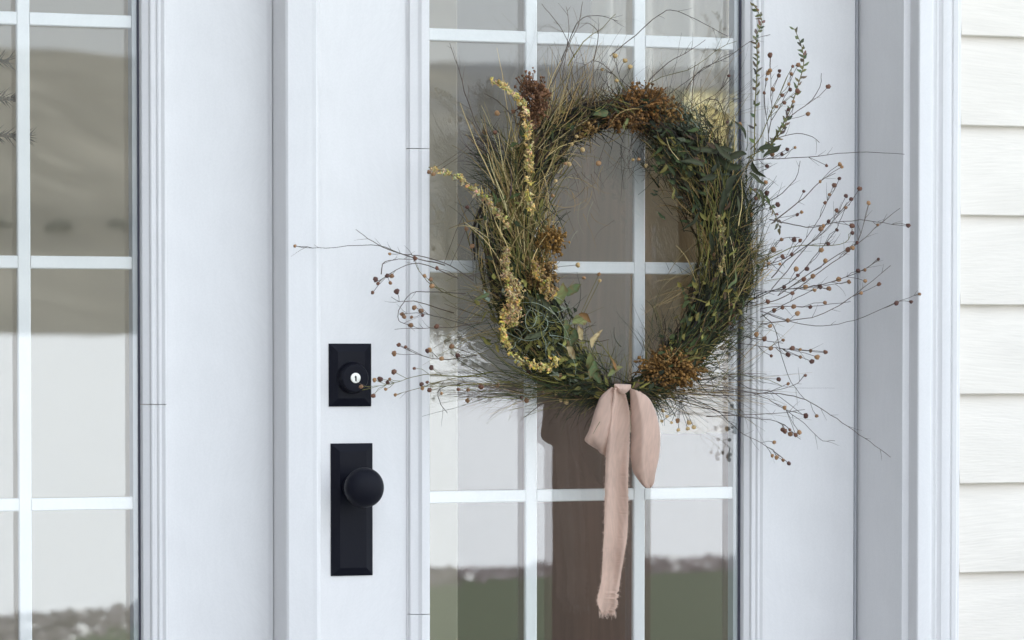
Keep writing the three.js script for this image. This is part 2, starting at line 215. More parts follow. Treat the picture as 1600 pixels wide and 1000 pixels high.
// glass, grille bars and rim moulding shared by door and sidelight
const ROWS = [0.202, 0.561, 0.920, 1.279, 1.638, 1.997], BAR = 0.0098;
function glazing(t, face, xs) {                  // xs: glass edges and bar centres from left to right
  const zo = face - 0.012, zi = face - 0.034, zb = face - 0.021;
  for (let i = 0; i + 1 < xs.length; i++) for (let j = 0; j + 1 < ROWS.length; j++) {
    const w = xs[i + 1] - xs[i], h = ROWS[j + 1] - ROWS[j];
    for (const z of [zo, zi]) { const g = new THREE.PlaneGeometry(w, h); g.translate((xs[i] + xs[i + 1]) / 2, (ROWS[j] + ROWS[j + 1]) / 2, z); mesh('pane', metreUV(g), m.glass, t); }
  }
  for (const [xa, xb] of [[xs[0] + 0.0003, xs[0] + 0.006], [xs[xs.length - 1] - 0.0085, xs[xs.length - 1] - 0.0003]]) mesh('glass_spacer', box(xa, xb, ROWS[0], ROWS[ROWS.length - 1], zi + 0.001, zo - 0.001, 0), m.strip, t);
  const sec = (w) => [[-w, zb - 0.003], [-w, zb + 0.003], [-w + 0.0015, zb + 0.0045], [w - 0.0015, zb + 0.0045], [w, zb + 0.003], [w, zb - 0.003], [w - 0.0015, zb - 0.0045], [-w + 0.0015, zb - 0.0045]];
  for (let i = 1; i + 1 < xs.length; i++) { const o = mesh('grille_bar', upright(sec(BAR).map(([x, z]) => [x + xs[i], z]), ROWS[0], ROWS[ROWS.length - 1]), m.grille, t); }
  for (let j = 1; j + 1 < ROWS.length; j++) for (let i = 0; i + 1 < xs.length; i++) {
    const x0 = xs[i] + (i ? BAR + 0.0003 : 0), x1 = xs[i + 1] - (i + 2 < xs.length ? BAR + 0.0003 : 0);
    mesh('grille_bar', along(sec(BAR * 0.97).map(([y, z]) => [z, y + ROWS[j]]), x0, x1), m.grille, t); }
}
function rim(t, face, xg, xo, cuts, kind) {            // upright rim moulding from glass edge xg to outer edge xo, in lengths butted at the cuts
  const d = xo - xg, P = kind === 'stepped'
    ? [[0, -0.014], [0, 0.000], [0.02, 0.0015], [0.20, 0.0045], [0.26, 0.0052], [0.30, 0.0085], [0.34, 0.0092], [0.46, 0.0094], [0.50, 0.0080], [0.54, 0.0080], [0.58, 0.0104], [0.62, 0.0110], [0.72, 0.0108], [0.78, 0.0125], [0.84, 0.0132], [0.92, 0.0122], [0.985, 0.006], [1, 0.0005], [1, -0.014]]
    : [[0, -0.014], [0, 0.007], [0.03, 0.0092], [0.10, 0.0105], [0.30, 0.0112], [0.42, 0.0108], [0.50, 0.0085], [0.56, 0.0072], [0.70, 0.0064], [0.84, 0.0058], [0.90, 0.0052], [0.94, 0.0025], [0.96, 0.0005], [1, 0.0003], [1, -0.014]];
  const pr = P.map(([a, z]) => [xg + a * d, face + (z > 0.001 ? z * 1.3 : z)]); if (d > 0) pr.reverse(); const ys = [ROWS[0] - 0.03, ...cuts, ROWS[5] + 0.03];
  for (let i = 0; i + 1 < ys.length; i++) mesh('rim_moulding', upright(pr.slice().reverse(), ys[i] + (i ? 0.0005 : 0), ys[i + 1] - (i + 2 < ys.length ? 0.0005 : 0), 0.45), m.moulding, t);
}

// ---------------------------------------------------------------- sidelight
{
  const s = thing('sidelight', 'narrow glazed sidelight panel with white grille beside the front door', 'sidelight window'), F = 0.04;
  const L = -1.1765, Rr = -0.4085, g0 = -0.964, g1 = -0.6135;
  mesh('stile', upright([[-0.5745, -0.005], [-0.5745, F - 0.001], [-0.5735, F], [-0.4160, F], [-0.4125, F + 0.0015], [-0.4085, F + 0.006], [-0.4085, -0.005]], 0, 2.21, 0.7), m.door, s).userData.label = 'broad flat white stile next to the post';
  mesh('stile', box(L, g0 - 0.0445, 0, 2.21, -0.005, F, 0.001), m.door, s);
  mesh('rail', box(g0 - 0.044, -0.575, 0, ROWS[0] - 0.031, -0.005, F, 0.001), m.door, s); mesh('rail', box(g0 - 0.044, -0.575, ROWS[5] + 0.031, 2.21, -0.005, F, 0.001), m.door, s);
  rim(s, F, g1 + 0.0015, -0.5748, [1.068], 'stepped'); rim(s, F, g0, g0 - 0.0437, [1.068], 'stepped');
  mesh('seal', [box(g1 - 0.0010, g1 + 0.0012, ROWS[0], ROWS[5], F - 0.0115, F - 0.0090, 0)], m.seal, s);
  glazing(s, F, [g0, -0.787, g1]);
}

// ---------------------------------------------------------------- front door
{
  const d = thing('front_door', 'white front door with glazed grille panel and black knob', 'door');
  const x0 = -0.342, x1 = 0.598, g0 = -0.141, g1 = 0.3970, o0 = -0.1755, o1 = 0.4316;
  mesh('stile', box(x0, o0 - 0.0002, 0.002, 2.205, -0.045, 0, 0.0015), m.door, d).userData.label = 'lock stile carrying the black hardware';
  mesh('stile', box(o1 + 0.0002, x1, 0.002, 2.205, -0.045, 0, 0.0015), m.door, d);
  mesh('rail', box(o0, o1, 0.002, ROWS[0] - 0.031, -0.045, 0, 0.0015), m.door, d); mesh('rail', box(o0, o1, ROWS[5] + 0.031, 2.205, -0.045, 0, 0.0015), m.door, d);
  rim(d, 0, g0, o0, [0.7404, 1.4594], 'ogee'); rim(d, 0, g1 + 0.002, o1, [], 'stepped');
  mesh('seal', box(g1 - 0.0012, g1 + 0.0016, ROWS[0], ROWS[5], -0.0115, -0.0085, 0), m.seal, d);
  glazing(d, 0, [g0, 0.0395, 0.2250, g1]);
  // black hardware
  const plate = (x, y, w, h, t, b) => { const p = [], n = (a, c, z) => p.push(a, c, z), W = w / 2, H = h / 2, bz = 0.0022;
    const lv = [[W, H, 0.0002], [W, H, bz], [W - b, H - b, t], [W - b - 0.0005, H - b - 0.0005, t + 0.0002]], idx = [];
    for (const [a, c, z] of lv) { n(x - a, y - c, z); n(x + a, y - c, z); n(x + a, y + c, z); n(x - a, y + c, z); }
    for (let l = 0; l < 3; l++) for (let k = 0; k < 4; k++) { const a = l * 4 + k, c = l * 4 + (k + 1) % 4; idx.push(a, c, c + 4, a, c + 4, a + 4); } idx.push(12, 13, 14, 12, 14, 15);
    const g = fromArrays(p, null, null, idx).toNonIndexed(); g.computeVertexNormals(); return metreUV(g); };
  const turned = (pts, x, y) => { const g = new THREE.LatheGeometry(pts.map(([r, z]) => new THREE.Vector2(r, z)), 64); g.rotateX(Math.PI / 2); g.translate(x, y, 0); return g; };
  const db = group('deadbolt', d);
  mesh('plate', plate(-0.2688, 1.1107, 0.0687, 0.0965, 0.0085, 0.012), m.black, db);
  mesh('cylinder', turned([[0.0245, 0.0085], [0.0245, 0.0115], [0.0235, 0.0135], [0.0215, 0.0220], [0.0205, 0.0234], [0.0195, 0.0238], [0.0085, 0.0238], [0.0083, 0.0228], [0.0001, 0.0228]], -0.2678, 1.1063), m.black, db);
  mesh('key_core', turned([[0.0080, 0.0226], [0.0080, 0.0246], [0.0074, 0.0252], [0.0001, 0.0252]], -0.2678, 1.1063), m.steel, db);
  mesh('keyhole', [box(-0.2689, -0.2667, 1.1015, 1.1085, 0.0253, 0.0256, 0), box(-0.2695, -0.2672, 1.1062, 1.1098, 0.02565, 0.0258, 0)], m.keyhole, db);
  const ks = group('knob_set', d);
  mesh('plate', plate(-0.2664, 0.904, 0.0677, 0.2036, 0.0085, 0.012), m.black, ks);
  mesh('knob', turned([[0.0001, 0.0083], [0.018, 0.0083], [0.0185, 0.0125], [0.0155, 0.0165], [0.0125, 0.024], [0.0128, 0.031], [0.0175, 0.0365], [0.0245, 0.0425], [0.0295, 0.0500], [0.0312, 0.0575], [0.0303, 0.0635], [0.0272, 0.0690], [0.0215, 0.0735], [0.0140, 0.0764], [0.0065, 0.0777], [0.0001, 0.0780]], -0.2664, 0.9395), m.black, ks);
}
// stems and pods of the wreath, in millimetres from its centre: across, up, out from the door face
const SPRIGS = [
  [256,-41,65,279,-10,80,311,17,101,334,51,116,360,75,133],
  [265,-69,70,300,-41,91,347,-4,120,377,17,137,401,42,151,431,69,169],
  [253,52,63,278,45,82,303,39,101,342,47,130,376,49,154,397,45,172,431,39,196],
  [256,45,65,283,69,79,305,89,90,326,113,100,346,125,110],
  [271,-59,74,307,-55,101,344,-44,127,377,-27,152,394,-13,167],
  [238,-93,62,279,-109,80,323,-117,109,369,-107,139,420,-81,173,452,-66,194],
  [238,-90,62,263,-86,65,312,-86,92,367,-78,122],
  [256,-59,65,304,10,99,326,34,117,353,78,139],
  [238,-114,62,278,-109,75,317,-102,96,362,-76,122,421,-21,156],
  [231,-31,62,249,-21,64,281,-4,84,318,54,110,337,106,125],
  [238,-103,62,287,-76,80,326,-55,101,363,-47,120],
  [238,-17,62,292,10,85,331,10,107,361,17,123,369,37,126],
  [219,65,62,249,79,63,269,93,77,288,120,91,292,144,95],
  [219,-59,62,252,-62,72,292,-56,108,323,-58,137],
  [208,-24,62,254,-3,61,273,21,69,297,24,82],
  [219,-86,62,271,-72,73,330,-24,110,370,13,135,388,77,145],
  [223,-76,62,283,-45,87,308,-11,107,338,37,131,347,67,142],
  [220,162,62,234,180,69,247,219,78,257,250,93,265,280,107],
  [252,162,62,250,194,65,241,240,68,243,272,71,243,287,74],
  [252,188,62,255,220,67,253,251,68,252,309,69],
  [256,175,65,269,204,81,284,221,98,303,242,118,310,264,130,307,280,136],
  [256,209,65,273,241,72,284,267,74,287,294,72],
  [220,144,62,246,147,68,293,149,104,358,156,154,421,152,202],
  [249,173,62,269,183,74,290,187,86,307,184,98,320,173,106],
  [100,-223,62,163,-226,61,227,-226,59,292,-209,81,304,-196,87],
  [100,-234,62,163,-251,60,227,-263,58,270,-269,66,300,-297,83],
  [116,-228,62,166,-253,62,206,-286,62,247,-306,63,280,-334,80],
  [162,-138,62,221,-147,69,263,-152,88,318,-159,133],
  [241,-98,62,261,-118,66,269,-155,70,284,-203,78,304,-233,89],
  [131,-209,62,224,-223,64,260,-240,74,295,-269,99,321,-298,118,336,-298,131],
  [131,-217,62,230,-223,65,289,-229,93,328,-254,122,370,-289,152,409,-323,181],
  [144,-260,62,225,-257,63,267,-255,74,300,-249,97],
  [116,-206,62,161,-198,66,206,-192,69,245,-193,73],
  [131,-189,62,211,-195,59,250,-201,56,275,-212,64],
  [194,-130,62,237,-138,57,277,-144,65],
  [162,-181,62,226,-218,61,257,-221,62,301,-257,88],
  [-250,-48,62,-298,-22,65,-350,-10,68,-369,-9,70,-416,4,87,-516,-2,129,-568,-1,152],
  [-297,-25,62,-367,-9,64,-417,7,81,-455,27,98],
  [-275,-45,62,-344,-22,62,-383,-36,66,-412,-52,77],
  [-263,-68,62,-327,-66,65,-350,-66,68,-370,-81,71,-391,-74,79],
  [-218,-189,62,-276,-195,64,-330,-192,66,-372,-202,67,-443,-215,94],
  [-234,-195,62,-282,-198,62,-351,-216,62,-380,-223,64],
  [-263,-204,62,-310,-216,69,-309,-236,76,-301,-251,83],
  [-237,-113,62,-284,-119,68,-333,-122,74,-386,-123,81],
  [-244,-163,62,-303,-169,61,-335,-163,61,-372,-148,60],
  [-250,-119,62,-308,-104,66,-344,-98,70,-372,-100,74],
  [-244,-83,62,-314,-60,65,-344,-31,69,-351,-16,72],
  [-282,-98,62,-366,-81,70,-379,-110,79,-363,-117,87],
  [-186,-204,62,-240,-207,68,-302,-210,74,-342,-210,81],
  [-154,-219,62,-218,-222,62,-294,-223,62],
  [-122,-225,62,-176,-229,77,-249,-227,91],
  [-119,-228,62,-140,-242,58,-171,-265,55],
  [-405,-40,73,-402,-23,74,-377,-17,66,-346,-16,68],
  [-141,230,62,-119,261,67,-97,313,72,-80,353,77,-77,383,82],
  [-102,262,62,-97,298,61,-90,336,59,-90,358,58,-93,378,56],
  [-81,298,62,-104,340,65,-119,357,68,-140,378,71],
  [-93,285,62,-62,326,59,-34,345,55,-8,369,52],
  [-105,291,62,-73,358,67,-44,363,73,-15,355,78],
  [-49,295,62,-45,337,69,-64,351,75,-82,341,82],
  [0,256,62,-21,277,66,-52,294,70,-90,270,74],
  [5,251,62,-20,272,74,-47,282,87],
  [15,252,62,-5,269,63,-15,300,63],
  [-232,164,62,-255,209,68,-279,274,73,-295,313,79],
  [-189,209,62,-213,228,68,-237,238,75],
  [-22,302,62,23,338,64,53,363,66,76,377,68,95,373,70,133,357,72,176,338,74],
  [36,251,62,50,271,64,82,298,66,106,310,67,139,332,69],
  [55,221,62,77,245,67,114,272,71,141,290,76,165,306,81,185,313,85],
  [43,260,62,64,271,69,112,287,76,159,319,83,183,330,90],
  [108,253,62,132,284,64,180,307,66,220,333,68,250,344,72],
  [118,200,62,116,231,67,116,270,73,116,296,78],
  [108,218,62,129,231,59,160,246,56,191,273,53],
  [133,196,62,129,224,71,127,270,79],
  [147,240,62,162,236,67,174,203,72,179,183,77],
  [172,197,62,175,231,77,187,240,92],
  [60,234,62,95,228,70,121,217,77,147,182,85]];
const LEAFY = [
  [227,151,62,228,227,62,231,280,62,232,311,62,230,340,62,240,364,62,226,390,62],
  [249,157,62,258,175,67,278,220,81,291,267,90,297,295,95,295,319,95,284,352,89],
  [214,148,62,254,172,71,266,195,86,270,213,95],
  [219,103,62,258,73,59,273,38,61]];
const PODS = [[325,136,121], [346,138,126], [349,134,127], [321,111,107], [339,115,138], [339,105,121], [297,96,97], [330,90,122], [319,77,128], [355,88,130], [358,83,142], [368,99,151], [377,76,165], [335,65,137], [347,69,145], [294,63,96], [287,59,95], [329,48,121], [317,41,127], [313,36,126], [342,35,124], [362,41,137], [362,30,138], [436,41,186], [282,20,94], [289,18,101], [267,20,79], [332,13,113], [319,3,116], [355,3,137], [359,6,145], [361,14,157], [391,42,169], [254,4,77], [265,-7,87], [277,-4,96], [252,-18,64], [259,-19,90], [282,-27,102], [295,-27,113], [284,-37,103], [308,-38,108], [296,-43,100], [398,-12,158], [375,-29,157], [372,-30,140], [346,-43,123], [358,-47,135], [380,-46,148], [373,-65,148], [400,-51,157], [322,-55,106], [301,-55,97], [313,-60,104], [330,-58,121], [273,-55,76], [276,-65,100], [322,-80,123], [307,-87,101], [289,-97,92], [283,-86,91], [248,-78,69], [259,-92,70], [263,-88,91], [269,-108,99], [250,-117,73], [418,-81,181], [442,-79,185], [453,-67,193], [325,-14,118], [247,136,67], [239,110,79], [248,94,65], [223,59,62], [221,84,81], [259,75,81], [286,165,88], [272,162,89], [270,155,74], [252,155,76], [244,310,84], [245,286,81], [244,282,76], [246,273,67], [263,286,79], [264,279,74], [250,256,82], [239,251,73], [276,292,99], [288,295,94], [280,281,86], [271,264,96], [271,255,101], [282,253,104], [262,247,90], [265,235,92], [255,229,84], [276,225,84], [280,237,94], [328,260,120], [304,218,97], [182,277,63], [199,201,68], [177,204,67], [249,-152,78], [247,-164,84], [268,-139,84], [270,-162,98], [275,-152,102], [286,-154,108], [292,-166,97], [307,-156,103], [327,-158,115], [316,-166,108], [309,-173,103], [296,-195,106], [258,-201,89], [271,-208,96], [270,-246,86], [297,-259,107], [310,-259,119], [271,-281,76], [275,-281,94], [266,-283,95], [282,-289,101], [287,-285,104], [278,-288,90], [259,-301,71], [251,-322,81], [261,-325,76], [265,-329,91], [271,-334,99], [242,-137,70], [228,-130,70], [-396,-9,86], [-351,-15,76], [-395,-42,72], [-386,-42,68], [-417,-48,81], [-418,-54,94], [-394,-53,83], [-422,-68,82], [-382,-66,79], [-338,-42,82], [-315,-30,75], [-370,-100,69], [-368,-104,73], [-353,-105,65], [-336,-95,62], [-341,-102,81], [-352,-90,75], [-357,-117,73], [-318,-119,81], [-376,-147,71], [-368,-150,79], [-387,-160,81], [-327,-156,66], [-324,-155,67], [-383,-188,70], [-349,-183,67], [-422,-200,90], [-409,-199,79], [-392,-199,75], [-394,-204,71], [-404,-214,89], [-381,-223,70], [-446,-210,97], [-424,-224,90], [-342,-207,80], [-337,-213,70], [-333,-204,80], [-326,-216,72], [-307,-221,73], [-323,-182,72], [-260,-232,62], [-306,-168,71], [-278,-163,66], [-286,-149,62], [-177,-228,78], [-163,-233,65], [-117,-26,71], [-82,-23,77], [-70,-43,73], [-43,-37,69], [-43,-47,72], [-117,-223,73], [-113,-194,78], [-82,-223,64], [-75,-224,73], [-97,-236,67], [-107,-233,68], [-141,-219,77], [-214,-209,72], [-242,-211,73], [-265,-216,77], [-282,-215,80], [-256,4,71], [-325,-47,74], [-322,-57,72], [-165,-13,72], [-156,-13,76], [-48,213,71], [-64,203,73], [-61,192,72], [-86,175,81], [-92,163,76], [-76,155,80], [-105,133,81], [-93,133,67], [-46,135,73], [-121,106,81], [-125,83,79], [-174,105,65], [-164,97,64], [-264,64,71], [-262,31,63], [-213,209,67], [-232,180,63], [-220,179,75], [-160,191,78], [-330,116,80], [-317,114,65], [-19,302,76], [-2,295,75], [-36,281,65], [-18,263,80], [4,285,81], [16,142,66], [19,142,81], [36,133,70], [184,13,72], [133,95,82], [179,-83,79], [169,-107,65], [188,-102,71], [180,-113,72], [139,-122,69], [152,-119,66], [119,-119,68], [165,-59,76], [203,-48,62], [153,-89,73], [72,-259,71], [95,-266,62], [66,-250,69], [151,-5,74], [63,-266,72], [114,-269,63], [87,-280,82], [105,-278,78], [114,-276,81], [83,-269,64], [-566,0,141]];
// ---------------------------------------------------------------- wreath (points in millimetres from its centre: across, up, out from the door face)
const wreath = thing('wreath', 'dried flower and grass wreath with seed sprigs and blush ribbon hung on the door', 'wreath', [0.16114, 1.30391, 0]);
const V = (x, y, z) => new THREE.Vector3(x, y, z);
const vivid = new THREE.MeshStandardMaterial({ vertexColors: true, roughness: 0.85, side: THREE.DoubleSide });
function sheet(u, v, z) { return V(u * 1.091e-3 + u * u * 7.4e-8 - (0.4375 + u * 0.0002) * (z - 0.055), v * (1.0005e-3 + u * 6e-8), z); }
class Strands {                                        // thin three-sided stems gathered into one geometry
  constructor() { this.p = []; this.n = []; this.c = []; this.i = []; }
  add(pts, r0, r1, col) {
    const N = pts.length, S = 3, base = this.p.length / 3, t = V(), a = V(), b = V();
    for (let k = 0; k < N; k++) {
      t.subVectors(pts[Math.min(N - 1, k + 1)], pts[Math.max(0, k - 1)]).normalize(); a.set(0.31, 0.17, 0.93).cross(t).normalize(); b.crossVectors(t, a);
      const r = r0 + (r1 - r0) * k / (N - 1);
      for (let s = 0; s < S; s++) { const q = s / S * 6.283, cx = Math.cos(q), sx = Math.sin(q), nx = a.x * cx + b.x * sx, ny = a.y * cx + b.y * sx, nz = a.z * cx + b.z * sx; this.p.push(pts[k].x + nx * r, pts[k].y + ny * r, pts[k].z + nz * r); this.n.push(nx, ny, nz); this.c.push(...col); }
    }
    for (let k = 0; k + 1 < N; k++) for (let s = 0; s < S; s++) { const q = base + k * S + s, w = base + k * S + (s + 1) % S; this.i.push(q, w, w + S, q, w + S, q + S); }
  }
  bit(p, r, col, rnd) {                                // small uneven floret
    const o = [V(1, 0, 0), V(-1, 0, 0), V(0, 1, 0), V(0, -1, 0), V(0, 0, 1), V(0, 0, -1)].map((d) => d.multiplyScalar(r * (0.55 + 0.9 * rnd()))), F = [[0, 2, 4], [2, 1, 4], [1, 3, 4], [3, 0, 4], [2, 0, 5], [1, 2, 5], [3, 1, 5], [0, 3, 5]], e = new THREE.Euler(rnd() * 6, rnd() * 6, rnd() * 6), base = this.p.length / 3;
    for (const d of o) { d.applyEuler(e); const l = d.length() || 1; this.p.push(p.x + d.x, p.y + d.y, p.z + d.z); this.n.push(d.x / l, d.y / l, d.z / l); this.c.push(...col); }
    for (const [x, y, z] of F) this.i.push(base + x, base + y, base + z);
  }
  leaf(p, dir, up, len, wid, fold, col, edge) {        // a small pointed leaf with a crease, a wavy edge and a darker dry rim
    const side = V().crossVectors(dir, up).normalize(), nrm = V().crossVectors(side, dir).normalize(), base = this.p.length / 3, big = len > 0.015, K = big ? 9 : 4, J = big ? [-1, -0.55, 0, 0.55, 1] : [-1, 0, 1], n = J.length, sd = p.x * 91 + p.y * 57, curl = 0.25 + 0.5 * noise3(sd, 1, 2);
    for (let k = 0; k <= K; k++) { const t = k / K, w = wid * Math.pow(Math.sin(Math.PI * Math.min(0.985, 0.05 + 0.95 * Math.pow(t, 0.85))), 0.9) * (k === K ? 0.1 : 1) * (1 + 0.12 * noise3(t * 5, sd, 3)), q = p.clone().addScaledVector(dir, len * t).addScaledVector(nrm, -len * curl * t * t).addScaledVector(side, len * 0.12 * noise3(t * 1.4, sd, 8));
      for (const s of J) { const v = q.clone().addScaledVector(side, s * w).addScaledVector(nrm, Math.abs(s) * w * fold + w * 0.3 * s * noise3(t * 2.5, s, sd)); this.p.push(v.x, v.y, v.z); const nn = nrm.clone().addScaledVector(side, -s * fold).addScaledVector(dir, 2 * curl * t).normalize(); this.n.push(nn.x, nn.y, nn.z);
        const d = edge && big ? Math.max(0, noise3(t * 4 + sd, s * 2, 5) + Math.abs(s) * 0.55 + t * 0.35 - 0.5) : 0, vein = s === 0 && big ? 1.25 : 1, f = Math.min(1, d * 1.2), mott = 1 + 0.22 * noise3(t * 7, s * 3, sd); this.c.push(...col.map((c, i) => (c * (1 - f) + (edge ? edge[i] : c) * f) * vein * mott)); } }
    for (let k = 0; k < K; k++) for (let s = 0; s + 1 < n; s++) { const a = base + k * n + s; this.i.push(a, a + 1, a + n + 1, a, a + n + 1, a + n); }
  }
  build(name, parent, stuff) { const o = mesh(name, fromArrays(this.p, this.n, this.c, this.i), vivid, parent); if (stuff) o.userData.kind = 'stuff'; return o; }
}
const KIND = { needle: [0.019, 0.024, 0.008], green: [0.036, 0.052, 0.014], olive: [0.145, 0.126, 0.030], straw: [0.58, 0.46, 0.22], tan: [0.31, 0.215, 0.085], brown: [0.066, 0.039, 0.021], dark: [0.014, 0.010, 0.007], blue: [0.060, 0.072, 0.045], silver: [0.26, 0.29, 0.215], gold: [0.50, 0.36, 0.12], twig: [0.11, 0.085, 0.065], moss: [0.21, 0.20, 0.05], plum: [0.07, 0.045, 0.045] };
const rw = rng(77), gauss = () => (rw() + rw() + rw() + rw() - 2) * 1.0;
const tint = (k, s = 0.35) => { const f = 1 - s + 2 * s * rw(), h = (rw() - 0.5) * 0.16; return [KIND[k][0] * f * (1 + h), KIND[k][1] * f, KIND[k][2] * f * (1 - h)]; };
const pick = (mix) => { let t = 0; for (const k in mix) t += mix[k]; let r = rw() * t; for (const k in mix) { r -= mix[k]; if (r <= 0) return k; } return Object.keys(mix)[0]; };
function blade(list, p, ang, len, bend, dz, r, kind, n = 7) { // curved blade in the wreath's plane; ang in degrees, bend = total turn
  const pts = [p.clone()], st = len / (n - 1), q = p.clone(); let a = R(ang); const zz = R(dz);
  for (let k = 1; k < n; k++) { a += R(bend) / (n - 1) + R(7 * gauss()); q.x += Math.cos(a) * st * Math.cos(zz); q.y += Math.sin(a) * st * Math.cos(zz); q.z = Math.max(0.003, q.z + Math.sin(zz) * st); pts.push(q.clone()); }
  list.add(pts, r, r * 0.35, tint(kind)); }

// ring outline: angle a (degrees, 0 = right, 90 = top) -> centre line and half thickness, in sheet units
function ring(a) { const c = Math.cos(R(a)), s = Math.sin(R(a)); const low = Math.max(0, -s);
  const u = -2 + 172 * c * (1 - 0.25 * Math.pow(low, 1.8)) + 4 * noise3(c * 2.4, s * 2.4, 5), v = 218 * s - 2 * low + 4 * noise3(c * 2.4, s * 2.4, 9), lump = 7 * noise3(c * 2.2, s * 2.2, 1), ur = Math.exp(-Math.pow((a % 360 - 42) / 26, 2)), thick = 24 + lump + 24 * ur + 10 * Math.exp(-Math.pow((a % 360 - 225) / 25, 2)) + 34 * Math.pow(Math.abs(c), 1.2) + (c < 0 && s < 0.3 ? 10 * Math.abs(c) : 0) - 6 * low; return [u - 14 * ur * c, v - 14 * ur * s, thick]; }
{ // base of bundled dark stems
  const S = new Strands();
  for (let k = 0; k < 760; k++) { const a0 = rw() * 360, span = 20 + 40 * rw(), off = gauss() * 0.5, zc = 0.040 + 0.026 * gauss(), pts = [];
    for (let j = 0; j <= 9; j++) { const a = a0 + span * j / 9, [u, v, t] = ring(a), c = Math.cos(R(a)), s = Math.sin(R(a)), o = off * t + 4 * noise3(k, a * 0.02, 2); pts.push(sheet(u + c * o, v + s * o, Math.max(0.004, zc + 0.006 * noise3(a * 0.03, k, 6)))); }
    S.add(pts, 0.0018 + 0.0028 * rw(), 0.0014, tint(rw() < 0.7 ? 'dark' : rw() < 0.5 ? 'brown' : 'needle')); }
  S.build('vine_base', wreath);
}
